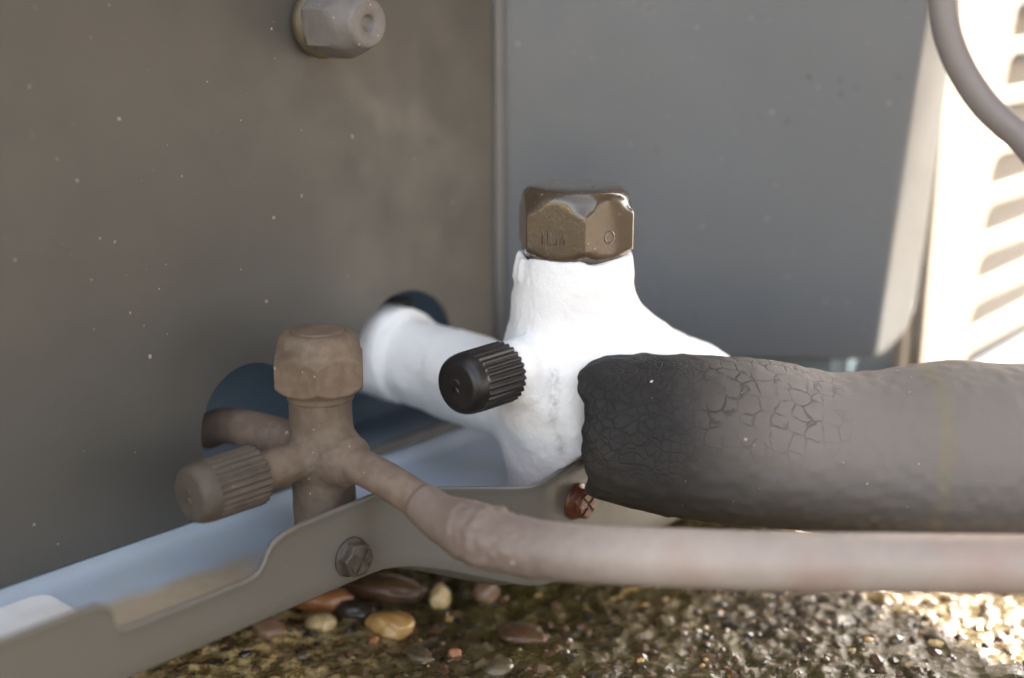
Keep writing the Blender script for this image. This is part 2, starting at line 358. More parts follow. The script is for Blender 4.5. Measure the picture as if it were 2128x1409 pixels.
# ------------------------------------------------------------------ layout
GZ = 0.020                                        # ground level
CX, CY = -0.003, 0.400                            # foot of the inside corner
AX = np.array([-.669, -.743])                     # along the side wall, towards the left and near
NX = np.array([.743, -.669])                      # out of the side wall
def wl(s, off, z): p = np.array([CX, CY])+AX*s+NX*off; return (p[0], p[1], z)
V1 = np.array([-.0480, .306]); V2 = np.array([.0163, .330])
PORT = Vector((-.669, -.743, 0)); OUT = Vector((.743, -.669, 0))

# ------------------------------------------------------------------ air conditioner casing
ac = thing('air_conditioner', 'large outdoor cooling unit casing, olive side wall meeting a blue-grey panel and sunlit beige grille', 'air conditioner', (CX, CY, .05))
# side wall with the two pipe openings, a sheet 1 mm thick
def sheet_with_hole(name, outer, holes, to3, th_dir, th):
    bm = bmesh.new(); loops = []
    for L in [outer]+holes:
        vs = [bm.verts.new((a, b, 0)) for a, b in L]; loops.append([bm.edges.new((vs[i], vs[(i+1) % len(vs)])) for i in range(len(vs))])
    bmesh.ops.triangle_fill(bm, use_beauty=True, edges=[e for L in loops for e in L])
    fs = list(bm.faces); r = bmesh.ops.extrude_face_region(bm, geom=fs)
    for g in r['geom']:
        if isinstance(g, bmesh.types.BMVert): g.co.z = -th
    for v in bm.verts: v.co = Vector(to3(v.co.x, v.co.y, v.co.z))
    bmesh.ops.recalc_face_normals(bm, faces=bm.faces)
    me = bpy.data.meshes.new(name); bm.to_mesh(me); bm.free(); return me
hole = []
for k in range(25):
    a = R(-80+210*k/24); hole.append((.1000+.0160*math.cos(a), .0785+.0175*math.sin(a)))
hole += [(.0800, .0890), (.0720, .0870), (.0660, .0860)]
for k in range(25):
    a = R(-(180+8)*k/24); hole.append((.0430+.0195*math.cos(a), .0875-.0185*math.sin(a)))
hole += [(.0225, .0800), (.0190, .0740), (.0180, .0640), (.0210, .0610), (.0900, .0605)]
outer = [(-.0005, .0575), (.46, .0575), (.46, .62), (-.0005, .62)]
obj('side_wall', sheet_with_hole('side_wall', outer, [hole], lambda a, b, c: wl(a, c, b), None, .0012), mat_side, ac)
# faint rolled bead in the inside corner
pth = [(*wl(.0022, .0004, 0)[:2], z) for z in np.linspace(.058, .62, 12)]
V, F = tube(pth, [.0018]*12, 24); obj('corner_bead', mesh('corner_bead', V, F), painted('corner_trim_paint', (.155,.147,.134), (.135,.126,.113), .45, grime=.4), ac)
# front panel: flat face, bend, sunlit strip, folded hem
XE0 = .1195
def fp(u, z, xe):
    """unrolled coordinate u (metres to the right of the corner) -> plan position"""
    rb = .004; ang = R(43); arc = rb*ang
    if u < xe: return (CX+u, CY)
    if u < xe+arc:
        a = (u-xe)/rb; return (CX+xe+rb*math.sin(a), CY+rb*(1-math.cos(a)))
    l = u-xe-arc; return (CX+xe+rb*math.sin(ang)+l*math.cos(ang), CY+rb*(1-math.cos(ang))+l*math.sin(ang))
V = []; F = []; zs = [.0765+.0005*k for k in range(0, 30)]+list(np.linspace(.093, .62, 50))
us = None; NU = 46
for z in zs:
    xe = XE0+.0078*(z-.083)/.107
    if z > .25: xe = XE0+.0078*(.25-.083)/.107
    uend = xe+.0226-.0025*(min(z, .25)-.083)/.107
    if z < .0885:
        q = (.0885-z)/.012; uend -= .024*(1-math.sqrt(max(0, 1-q*q)))+.0015*(q > .05)
    row = [fp(t, z, xe) for t in list(np.linspace(0, xe-.001, 16))+list(np.linspace(xe, max(xe+.0002, uend) if uend > xe else xe+.0002, NU-16))]
    if uend <= xe: row = [fp(t, z, xe) for t in np.linspace(0, uend, NU)]
    e = np.array(row[-1]); d = e-np.array(row[-2]); d /= np.linalg.norm(d)+1e-12; nb = np.array([-d[1], d[0]])
    hem = [tuple(e+d*.0006+nb*.0003), tuple(e+d*.0009+nb*.0010), tuple(e+d*.0006+nb*.0018), tuple(e+nb*.0060)]
    for p in row+hem: V.append((p[0], p[1], z))
W = NU+4
for k in range(len(zs)-1):
    for i in range(W-1): F.append((k*W+i, k*W+i+1, (k+1)*W+i+1, (k+1)*W+i))
# bottom hem folded back
base = len(V)
for i in range(W): x, y, z = V[i]; V.append((x, y+.0007, z-.0007))
for i in range(W): x, y, z = V[i]; V.append((x, y+.0080, z-.0007))
for i in range(W-1): F.append((base+i, base+i+1, i+1, i)); F.append((base+W+i, base+W+i+1, base+i+1, base+i))
obj('front_panel', mesh('front_panel', V, F), mat_front, ac)
# grille face
gd = np.array([math.sin(R(40)), math.cos(R(40))]); gn = np.array([gd[1], -gd[0]])    # along / outward
G0 = np.array([.1375, .4170])
def gp(t, off, z): p = G0+gd*t+gn*off; return (p[0], p[1], z)
PITCH = .0178; tops = [.1174+PITCH*k for k in range(-4, 22)]
def hole_t(z): return .046+.016*(min(z, .25)-.083)/.107
holes = []
for zt in tops:
    z1 = zt; z0 = zt-.0158; rr = .0060; t0 = hole_t(zt-.006)
    L = [(.50, z1), (t0+rr*1.4, z1)]
    for k in range(1, 9): a = R(90+90*k/9); L.append((t0+rr*1.4+rr*1.4*math.cos(a), z1-rr+rr*math.sin(a)))
    L += [(t0-.001, z1-rr-.004), (t0-.002, z0+.0006), (t0, z0), (.50, z0)]
    holes.append(L)
zlo, zhi = .040, .62
# the face tilts with its left edge
me = sheet_with_hole('grille_frame', [(.0035, zlo), (.55, zlo), (.55, zhi), (.0035, zhi)], holes, lambda a, b, c: gp(a, c, b), None, .0022)
obj('grille_frame', me, mat_grille, ac)
slat_me = None
for zt in tops:
    V = []; F = []; prof = [(-.0010, -.0148), (.0016, -.0141), (.0014, -.0130), (-.0036, -.0123), (-.0072, -.0108), (-.0104, -.0084), (-.0126, -.0056), (-.0136, -.0040),
                            (-.0146, -.0042), (-.0136, -.0060), (-.0112, -.0090), (-.0075, -.0110), (-.0024, -.0131)]
    nT = 24
    for k in range(nT):
        t = (hole_t(zt-.006)-.003) + (.50-hole_t(zt-.006))*k/(nT-1)
        fall = 0 if k else .0
        for a, b in prof: V.append(gp(t, a-.0018, zt+(b*1.13 if b < 0 else b)))
    n = len(prof)
    for k in range(nT-1):
        for i in range(n): F.append((k*n+i, k*n+(i+1) % n, (k+1)*n+(i+1) % n, (k+1)*n+i))
    F.append(tuple(range(n))); F.append(tuple((nT-1)*n+i for i in range(n)))
    obj('slat', fix_normals(mesh('slat', V, F)), mat_grille, ac)
# carcass inside: closes the box behind the sheets
m_in, t_in, b_in = M('dark_interior'); b_in.inputs['Base Color'].default_value = (.17,.24,.31,1); b_in.inputs['Roughness'].default_value = .6
def w2(s, off): p = wl(s, off, 0); return (p[0], p[1])
q = lambda t, o: tuple((G0+gd*t+gn*o).tolist())
foot = [w2(.455, -.055), w2(.01, -.055), (CX+.06, CY+.012), (CX+.110, CY+.012), q(.012, -.022), q(.53, -.03), tuple(np.array(q(.53, 0))-gn*.5), tuple(np.array(w2(.455, 0))-NX*.4)]
V, F = prism(foot, .050, .60); obj('carcass', fix_normals(mesh('carcass', V, F, False)), m_in, ac)
roofp = [w2(.465, .006), w2(0, .006), (CX+.118, CY-.006), q(.004, .004), q(.56, .004), tuple(np.array(q(.56, 0))-gn*.52), tuple(np.array(w2(.465, 0))-NX*.42)]
V, F = prism(roofp, .6205, .632); obj('top_cover', fix_normals(mesh('top_cover', V, F, False)), mat_grille, ac)
# strip of dark gasket in the seam between front panel and grille
V, F = prism([q(-.004, -.004), q(.006, -.004), q(.006, -.007), q(-.004, -.007)], .045, .62); obj('seam_channel', fix_normals(mesh('seam_channel', V, F, False)), mat_grille, ac)
# base pan under everything, visible through the openings
V, F = prism([w2(.455, -.0016), w2(-.002, -.0016), (CX+.118, CY+.008), q(0, -.006), q(.5, -.006), tuple(np.array(q(.5, 0))-gn*.45), w2(.455, -.36)], .0400, .0528)
obj('base_pan', fix_normals(mesh('base_pan', V, F, False)), mat_deck, ac)
# blank raised lug high in the big opening and a steel stud ring, seen against the dark
obj('inner_bracket', fix_normals(mesh('inner_bracket', *prism([w2(.040,-.020), w2(.028,-.020), w2(.028,-.012), w2(.040,-.012)], .094, .099), False)), mat_brkt, ac)

# flecks of dirt stuck to the panels, too small to pick apart
def flecks(name, pts, mat):
    VV = []; FF = []
    for (o, n_, r_) in pts:
        u, v, d = frame_of(n_); o = Vector(o); a0_ = random.uniform(0, 6.3); el = random.uniform(.55, 1.0); b0 = len(VV); K = 7
        for ring, hh in ((1, 0), (.6, .35)):
            for i in range(K):
                t = 2*math.pi*i/K; rr = r_*ring*random.uniform(.75, 1.2); x_, y_ = rr*math.cos(t), rr*math.sin(t)*el
                VV.append(o+u*(x_*math.cos(a0_)-y_*math.sin(a0_))+v*(x_*math.sin(a0_)+y_*math.cos(a0_))+d*(r_*hh+.00003))
        VV.append(o+d*(r_*.42))
        for i in range(K): j = (i+1) % K; FF.append((b0+i, b0+j, b0+K+j, b0+K+i)); FF.append((b0+K+i, b0+K+j, b0+2*K))
    q_ = obj(name, mesh(name, VV, FF), mat, ac); q_['kind'] = 'stuff'; return q_
def dirt(name, c, r_): 
    m, t, b = M(name); b.inputs['Base Color'].default_value = (*c, 1); b.inputs['Roughness'].default_value = r_; return m
d_pale, d_dark = dirt('pale_grit', (.30,.27,.235), .6), dirt('dark_grit', (.03,.03,.028), .5)
fr = lambda px, py, r_: ((lambda p: ((p[0], CY-.0001, p[2]), (0,-1,0), r_))(at(px, py, y=CY)))
pale = [fr(*q_) for q_ in ((1076,93,.0009),(1604,233,.0006),(1847,215,.0006),(1593,455,.0007),(1716,627,.0006),(1758,628,.0005),(1635,575,.0005),(1447,57,.0006),(1560,38,.0004),(1803,88,.0004),(1700,180,.0004),(1500,330,.0004),(1611,385,.0004),(1650,528,.0004),(1460,470,.0005),(1810,440,.0003),(1310,300,.0004),(1390,240,.0003),(1355,590,.0004),(1540,640,.0003),(1440,120,.0003),(1230,120,.0003))]
pale += [fr(random.uniform(1100, 1840), random.uniform(5, 690), random.uniform(.0001, .00026)) for _ in range(120)]
dark = [fr(*q_) for q_ in ((1682,160,.0006),(1746,165,.0005),(1746,195,.0005),(1868,160,.0005),(1780,180,.0004),(1635,253,.0006),(1580,243,.0004),(1778,430,.0004),(1640,490,.0003),(1450,545,.0003))]
dark += [fr(random.uniform(1100, 1840), random.uniform(5, 690), random.uniform(.0001, .0002)) for _ in range(40)]
def fw(px, py, r_):
    d = np.array(at(px, py, y=1.0))-np.array([0,0,.19]); c0 = np.array([CX, CY]); t = (c0@NX)/(d[:2]@NX); p = np.array([0,0,.19])+d*t
    return ((p[0]+NX[0]*.0001, p[1]+NX[1]*.0001, p[2]), (NX[0], NX[1], 0), r_)
palew = [fw(*q_) for q_ in ((731,284,.0007),(564,60,.0004),(626,407,.0005),(568,452,.0006),(386,727,.0006),(207,495,.0004),(160,375,.0004),(30,540,.0004),(247,247,.0005),(430,170,.0003),(118,330,.0003),(60,180,.0004),(120,1130,.0004),(70,1090,.0004),(330,600,.0003),(500,560,.0003),(270,650,.0004),(860,330,.0003),(940,420,.0004),(500,250,.0003))]
palew += [fw(random.uniform(5, 1000), random.uniform(5, 1000), random.uniform(.00008, .00017)) for _ in range(50)]
palew = [q_ for q_ in palew if not (.015 < math.dist((q_[0][0], q_[0][1]), (CX, CY)) < .125 and q_[0][2] < .108)]
flecks('pale_flecks', pale+palew, d_pale); flecks('dark_flecks', dark, d_dark)

# capped nut standing out of the side wall, top of the picture
nutp = Vector(wl(.0725, 0, .1834)); nut = thing('capped_nut', 'grey hexagonal cap nut with a dimpled round end, on the olive side wall', 'nut', nutp)
def hexcap(name, origin, axis, AF, prof, n=360, rot=0.0, soft=.00035):
    """prof: (h, rmax) ; radius = min(hexagon, rmax) softened"""
    def rf(k, t):
        a = (t-rot+math.pi/6) % (math.pi/3)-math.pi/6; hx = AF/2/math.cos(a); r = prof[k][1]
        kk = soft; h = min(max(.5+.5*(r-hx)/kk, 0), 1); return r+(hx-r)*h-kk*h*(1-h)
    V, F = polar(origin, axis, [p[0] for p in prof], rf, n); return mesh(name, V, F)
pr = [(.0035, .0078), (.0040, .0086), (.0048, .0100)]+[(.0048+.0115*k/12, .0110) for k in range(1, 8)]
pr += [(.0125+.0014*k, r) for k, r in enumerate((.0100, .0094, .0088, .0082, .0075))]+[(.0196, .0069), (.0204, .0066), (.0208, .0061), (.0209, .0052), (.0209, .0026), (.0204, .0021), (.0196, .0019), (.0195, .0010)]
pr.sort(key=lambda p: 0)
obj('hex_body', hexcap('hex_body', nutp, OUT, .0160, [(h, q*.93) for h, q in pr], rot=R(8)), mat_nut, nut)
obj('collar', lathe('collar', nutp, OUT, [(-.001, .0078), (.0005, .0084), (.0016, .0091), (.0030, .0093), (.0040, .0086), (.0046, .0070)]), mat_ring, nut)

# ------------------------------------------------------------------ valve bracket
br = thing('valve_bracket', 'grey steel mounting bracket with a notched front flange carrying both valves', 'bracket', wl(.1, .03, .0545))
top_pts = [(.46,.0690),(.178,.0690),(.1735,.0689),(.1715,.0680),(.1704,.0665),(.1700,.0640),(.1698,.0628),(.1690,.0617),(.1670,.0613),(.150,.0612),(.1365,.0612),(.1345,.0614),(.1325,.0622),(.1310,.0640),(.1300,.0660),
           (.1285,.0678),(.1255,.0690),(.1215,.0696),(.110,.0700),(.095,.0703),(.085,.0706),(.076,.0706),(.070,.0702),(.066,.0700),(.058,.0706),(.052,.0718),(.048,.0730),(.0445,.0738),(.0415,.0738),(.0395,.0730),(.0380,.0712),(.0370,.0680),(.0366,.0640),(.0362,.0610),(.0350,.0600),(.030,.0596),(-.02,.0590),(-.045,.0590)]
def ss(a, b, x): x = min(max((x-a)/(b-a), 0), 1); return x*x*(3-2*x)
def off_s(s): return .0705-.0255*ss(.062, .098, s)
def bot_s(s): return .0490-.0090*(1-ss(.055, .092, s))
pts = []
for (a, za), (b, zb) in zip(top_pts[:-1], top_pts[1:]):
    n = max(1, int(abs(b-a)/.003)); n = min(n, 40)
    for k in range(n): f = k/n; pts.append((a+(b-a)*f, za+(zb-za)*f))
pts.append(top_pts[-1])
th = .0016; V = []; F = []; cs_n = 0
for s, zt in pts:
    zb = bot_s(s); o = off_s(s)
    prof = [(o, zb+.0006), (o, zb+.004), (o, (zb+zt)/2), (o, zt-.0030), (o+.0001, zt-.0016), (o+.0004, zt-.0008), (o+.0003, zt-.0002), (o-.0004, zt), (o-.0010, zt-.0002), (o-th+.0001, zt-.0008), (o-th, zt-.0030), (o-th, zb+.004), (o-th, zb+.0006), (o-th+.0004, zb), (o-.0004, zb)]
    for a, z in prof: V.append(wl(s, a, z))
n = len(prof)
for k in range(len(pts)-1):
    for i in range(n): F.append((k*n+i, k*n+(i+1) % n, (k+1)*n+(i+1) % n, (k+1)*n+i))
F.append(tuple(range(n))); F.append(tuple((len(pts)-1)*n+i for i in range(n)))
fl = obj('front_flange', fix_normals(mesh('front_flange', V, F)), mat_brkt, br)
V = []; F = []; ss_ = np.linspace(.46, -.03, 120)
for s in ss_:
    o = off_s(s)-th-.0002
    for a, z in ((-.030, .0570), (-.0022, .0570), (.0006, .0568), (.0026, .0556), (.0050, .0547), (.0080, .0545), (o-.004, .0545), (o-.0015, .0549), (o-.0003, .0560), (o-.0003, .0532), (-.030, .0532)): V.append(wl(s, a, z))
n = 11
for k in range(119):
    for i in range(n): F.append((k*n+i, k*n+(i+1) % n, (k+1)*n+(i+1) % n, (k+1)*n+i))
obj('tray', fix_normals(mesh('tray', V, F)), mat_deck, br)
# dark recess just under the flange bend: lower return lip
V = []; F = []
for s in np.linspace(.100, -.03, 40):
    o = off_s(s)
    for a, z in ((o-.0018, bot_s(s)+.001), (o-.012, bot_s(s)-.0035), (o-.020, bot_s(s)-.0045), (o-.020, bot_s(s)-.0030), (o-.0018, bot_s(s)+.0024)): V.append(wl(s, a, z))
for k in range(39):
    for i in range(5): F.append((k*5+i, k*5+(i+1) % 5, (k+1)*5+(i+1) % 5, (k+1)*5+i))
obj('lower_lip', fix_normals(mesh('lower_lip', V, F)), mat_brkt, br)
# blank sticker
V = []; F = []
lab = [(.30,.0050),(.1690,.0050),(.1670,.0054),(.1655,.0064),(.1648,.0078),(.1646,.0093),(.1646,.0410),(.30,.0410)]
bm = bmesh.new(); fs = bm.faces.new([bm.verts.new(wl(a, b, .0549)) for a, b in lab]); bmesh.ops.recalc_face_normals(bm, faces=bm.faces)
r = bmesh.ops.extrude_face_region(bm, geom=[fs]); [setattr(v.co, 'z', .0552) for v in r['geom'] if isinstance(v, bmesh.types.BMVert)]
me = bpy.data.meshes.new('sticker'); bm.to_mesh(me); bm.free()
m_l, t_l, b_l = M('white_sticker'); v_ = coord(t_l); t_l.links.new(mix(t_l, ramp(t_l, noise_tex(t_l, v_, 60, 5), [(.4,(0,0,0)),(.7,(1,1,1))]), (.78,.78,.76), (.62,.58,.52)), b_l.inputs['Base Color']); b_l.inputs['Roughness'].default_value = .35
obj('sticker', me, m_l, br)
# screws
def hexscrew(name, s, z, AF, mat, rot, off, slot=True):
    o = Vector(wl(s, off, z)); pr = [(-.001, AF*.62), (.0, AF*.62), (.0004, AF*.66), (.0008, AF*.64), (.0010, AF*.56), (.0012, AF*.60), (.0022, AF*.62), (.0030, AF*.60), (.0036, AF*.55), (.0038, AF*.50), (.0038, AF*.30), (.0037, AF*.05)]
    def rf(k, t):
        r = pr[k][1]
        if k < 5: return r
        a = (t-rot+math.pi/6) % (math.pi/3)-math.pi/6; return min(AF/2/math.cos(a), r)
    u, v, d = frame_of(OUT); hs = [p[0] for p in pr]
    V, F = polar(o, OUT, hs, rf, 96)
    V = [Vector(q) for q in V]
    sc = obj(name, mesh(name, V, F), mat, br)
    # raised cross walls leave a cross recess in the head
    bars = []; FF = []; VV = []
    for qd in range(4):
        a = rot+R(35)+qd*math.pi/2; c, s_ = math.cos(a), math.sin(a); c2, s2 = -s_, c
        w = AF*.07; L = AF*.44
        quad = [(w, w), (L, w), (L*.72, L*.72), (w, L)]
        for hh in (.0037, .00435):
            for x_, y_ in quad:
                k = .96 if hh > .004 else 1
                px = (x_*c+y_*c2)*k; py = (x_*s_+y_*s2)*k; VV.append(o+d*hh+u*px+v*py)
        b0 = qd*8; FF += [(b0+4, b0+5, b0+6, b0+7)]+[(b0+i, b0+(i+1) % 4, b0+4+(i+1) % 4, b0+4+i) for i in range(4)]
    hd = obj('screw_head_cross', fix_normals(mesh('screw_head_cross', VV, FF, False)), mat, br); hd.parent = sc; hd.matrix_parent_inverse = Matrix.Translation(-Vector(br.location))@Matrix()
    hd.matrix_parent_inverse = Matrix.Identity(4)
    return sc
s1 = hexscrew('screw', .1052, .0562, .0078, mat_screw, .35, off_s(.1052)); s1['label'] = 'grimy brown cross-head screw in the flange below the small valve'
s2 = hexscrew('screw', .0485, .0606, .0076, mat_rust, .1, off_s(.0485)); s2['label'] = 'rusty red screw at the rounded end of the flange'

# ------------------------------------------------------------------ small brass valve
sv = thing('service_valve', 'small dusty brown brass valve with hexagonal cap and ribbed side cap', 'valve', (V1[0], V1[1], .0545))
ZP = .0783
def P1(L, d, z): return (V1[0]+d[0]*L, V1[1]+d[1]*L, z)
def f_small(P):
    d = cyl_d(P, (V1[0], V1[1], .0535), (V1[0], V1[1], .0940), .0076)-.0003
    d = smin(d, cone_d(P, P1(0, OUT, ZP-.001), P1(.0070, OUT, ZP), .0072, .0072), .003)
    d = smin(d, cyl_d(P, P1(.004, OUT, ZP), P1(.0108, OUT, ZP), .0059)-.0003, .0009)
    d = smin(d, cyl_d(P, P1(0, PORT, ZP), P1(.0235, PORT, ZP), .0050), .0030)
    d = smin(d, cyl_d(P, P1(0, PORT, .058), P1(.0085, PORT, .0565), .0035), .003)
    return d+.00010*vnoise(P, 900, 3)+.00018*vnoise(P, 260, 5)
me = sdf_mesh('body', (-.075, .275, .050), (-.020, .325, .098), .00035, f_small)
obj('body', me, mat_body, sv)
obj('rear_pipe', mesh('rear_pipe', *tube(spline([P1(-.004, OUT, ZP), P1(-.020, OUT, ZP), P1(-.04, OUT, ZP-.002), P1(-.050, OUT, ZP-.006)], 8), [.0050]*25, 24)), mat_copper, sv)
obj('thread_ring', lathe('thread_ring', (V1[0], V1[1], .0925), (0,0,1), [(0,.0078),(.0004,.0084),(.0012,.0084),(.0015,.0079),(.0019,.0083),(.0026,.0083),(.0030,.0078),(.0045,.0077)]), mat_body, sv)
H = .0950
pr = [(0,.0060),(0,.0092),(.0003,.0102)]+[(.0003+.0003*k, .0106+.00027*k) for k in range(1,8)]+[(.0030+.0009*k, .0130) for k in range(6)]+[(.0078+.0003*k, .01262-.00027*k) for k in range(9)]+[(.0110, .0103), (.0120, .01025), (.0130, .0100), (.0139, .0095), (.0146, .0088), (.0150, .0080), (.01515, .0074), (.0152, .0070), (.0149, .0068), (.0153, .0066), (.0155, .0050), (.0156, .0005)]
obj('hex_cap', hexcap('hex_cap', (V1[0], V1[1], H), (0,0,1), .0214, pr, rot=R(66), soft=.00010), mat_cap, sv)
def knurl(name, origin, axis, r, L, nrib, mat, parent, dome=.4, depth=.0007, hollow=True):
    hs = [0, .0002]+list(np.linspace(.0006, L*.72, 14)); k_end = len(hs)
    hs += list(L*.72+np.array([.0003, .0006, .0012])); Ld = L-hs[-1]
    for k in range(1, 13): a = R(90*k/12); hs.append(hs[k_end+2]+Ld*math.sin(a))
    def rf(k, t):
        h = hs[k]
        if k < k_end+1:
            g = .5+.5*math.cos(nrib*t); rr = r-depth*(1-g**.6)
            rr *= .965 if k == 0 else 1
            return rr*(1-.02*h/L)
        if k < k_end+3: return r*.975
        a = R(90*(k-k_end-2)/12); return r*.965*(.66+.34*math.cos(a)**.8) if k < len(hs)-1 else r*.30
    V, F = polar(origin, axis, hs, rf, nrib*8)
    return obj(name, mesh(name, V, F), mat, parent)
kn = knurl('port_cap', P1(.0212, PORT, ZP), PORT, .0076, .0188, 26, mat_dusty_black, sv)
kn['label'] = 'dusty ribbed plastic cap'
def relief(name, origin, axis, r, mat, parent, seed):
    """worn embossed marks on a cap face: a ring arc and a few strokes"""
    u, v, d = frame_of(axis); o = Vector(origin); rr = random.Random(seed); VV = []; FF = []
    def stroke(pts, w=.00040):
        path = [o+u*a+v*b+d*.00002 for a, b in pts]
        if len(path) < 2: return
        V, F = tube([tuple(p) for p in path], [w]*len(path), 8); b0 = len(VV); VV.extend(V); FF.extend([tuple(i+b0 for i in f) for f in F])
    stroke([(-.3*r, -.5*r), (-.3*r, .5*r), (.1*r, .5*r), (.3*r, .3*r), (.1*r, .05*r), (-.05*r, .0), (.15*r, -.25*r), (.3*r, -.5*r)])
    return obj(name, mesh(name, VV, FF), mat, parent)
relief('embossed_mark', P1(.0212+.0187, PORT, ZP), PORT, .0034, mat_dusty_black, kn, 1).matrix_parent_inverse = Matrix.Identity(4)

# ------------------------------------------------------------------ frosted valve
fv = thing('frosted_valve', 'large service valve thickly coated in white frost under a wet brass cap', 'valve', (V2[0], V2[1], .0545))
ZB = .0870
A3 = lambda x, y, z: np.array([x, y, z])
arm_a = A3(*wl(.0445, -.016, .0872)); bodyc = A3(V2[0], V2[1], ZB)
def f_frost(P):
    w = P + .0006*np.stack([vnoise(P, 130, 11), vnoise(P, 130, 12), vnoise(P, 130, 13)], -1)
    d = cone_d(w, bodyc+A3(0,0,.010), A3(V2[0]+.0005, V2[1], .1225), .0178, .0138)
    d = smin(d, cone_d(w, A3(V2[0], V2[1], .113), A3(V2[0]+.0005, V2[1], .1215), .0148, .0138), .004)
    d = smin(d, cone_d(w, bodyc, bodyc+A3(.001, 0, .006), .0188, .0170), .010)
    d = smin(d, cone_d(w, arm_a, bodyc+A3(-.006, .006, -.0065), .0130, .0130), .009)           # arm to the wall
    d = smin(d, cyl_d(w, arm_a, arm_a+A3(*(OUT*.0180)), .0137), .0030)                          # collar step
    d = smin(d, cone_d(w, bodyc+A3(.006, -.002, .001), A3(.052, .318, .0838), .0165, .0150), .008)  # outlet
    d = smin(d, cone_d(w, A3(.0215, .334, .1005), A3(.056, .342, .0860), .0120, .0088), .010)    # shoulder behind the sleeve
    d = smin(d, cone_d(w, bodyc+A3(-.004, -.004, 0), A3(*P2p(.0235, PORT, .0975)), .0125, .0080), .006)  # stub of the side port
    d = smin(d, cone_d(w, bodyc+A3(0, 0, -.006), A3(V2[0]-.0030, V2[1], .0540), .0175, .0142), .008)   # foot
    d = np.maximum(d, P[...,2]-.1250-.0008*vnoise(P, 260, 9))
    # crystals creeping up beside the cap
    for a in (2.9, 3.2, 3.5, -.05):
        q = A3(V2[0]+.0143*math.cos(a), V2[1]+.0143*math.sin(a), .1215)
        d = smin(d, cone_d(w, q-A3(0,0,.002), q+A3(.0003*math.cos(a), 0, (.0048 if a == 3.2 else .0025) if a > 2 else .0015), .0012, .0003), .0015)
    # grooves where the frost grew together
    g1 = cone_d(w, A3(V2[0]-.0050, V2[1]-.0225, .100), A3(V2[0]-.0048, V2[1]-.0225, .073), .0022, .0020)
    g2 = cone_d(w, A3(V2[0]+.0065, V2[1]-.0215, .098), A3(V2[0]+.0035, V2[1]-.0215, .078), .0018, .0016)
    d = -smin(-d, g1, .0035); d = -smin(-d, g2, .0030)
    # the cap sits in a shallow cup
    cup = cyl_d(w, A3(V2[0], V2[1], .1218), A3(V2[0], V2[1], .150), .0126)
    d = -smin(-d, cup, .0012)
    fo = (w[...,0]-CX)*.743-(w[...,1]-CY)*.669; d = np.where(P[...,2] < .0790, np.maximum(d, fo-.0683-np.clip((P[...,2]-.0700)*1.2, 0, .01)), d)
    return d - .00014*vnoise(P, 190, 21) - .00011*vnoise(P, 520, 22) - .00012*vnoise(P, 1300, 23)
def P2p(L, d, z): return (V2[0]+d[0]*L, V2[1]+d[1]*L, z)
me = sdf_mesh('frost', (-.062, .292, .0545), (.075, .40, .132), .00055, f_frost)
at_ = me.attributes.new('seam_shade', 'FLOAT', 'POINT'); co = np.zeros(len(me.vertices)*3); me.vertices.foreach_get('co', co); co = co.reshape(-1, 3)
def segd(P, a, b): return cone_d(P, a, b, 0, 0)
dd = segd(co+.0015*np.stack([vnoise(co, 150, 31)]*3, -1), A3(V2[0]-.0050, V2[1]-.0200, .098), A3(V2[0]-.0046, V2[1]-.0200, .073))
d2 = segd(co+.0015*np.stack([vnoise(co, 150, 32)]*3, -1), A3(V2[0]+.0065, V2[1]-.0200, .094), A3(V2[0]+.0035, V2[1]-.0200, .078))
d3 = segd(co+.0015*np.stack([vnoise(co, 150, 33)]*3, -1), A3(V2[0]-.0100, V2[1]-.0185, .108), A3(V2[0]-.0050, V2[1]-.0200, .099))
vals = np.clip(1-dd/.0022, 0, 1)+.45*np.clip(1-d2/.0028, 0, 1)+.3*np.clip(1-d3/.0015, 0, 1)
at_.data.foreach_set('value', np.clip(vals, 0, 1).astype(np.float32))
obj('frost_coat', me, mat_frost, fv)
obj('stem', lathe('stem', (V2[0], V2[1], .060), (0,0,1), [(0,.010),(.055,.0115),(.0600,.0118),(.0640,.0121),(.0645,.0118),(.0650,.0122),(.070,.0122)]), mat_wetcap, fv)
H2 = .1236
pr = [(0,.0100),(0,.0118),(.0005,.0127),(.0014,.0136),(.0024,.0144)]+[(.0034+.0011*k, .0165) for k in range(9)]+[(.0130,.0158),(.0138,.0150),(.0146,.0145),(.0154,.0143),(.0162,.0140),(.0170,.0135),(.0178,.0126),(.0183,.0115),(.0186,.0100),(.0187,.0060),(.0187,.0005)]
cap2 = obj('hex_cap', hexcap('hex_cap', (V2[0]+.0002, V2[1], H2), (0,0,1), .0276, [(h*1.05, q) for h, q in pr], rot=R(66), soft=.0006), mat_wetcap, fv)
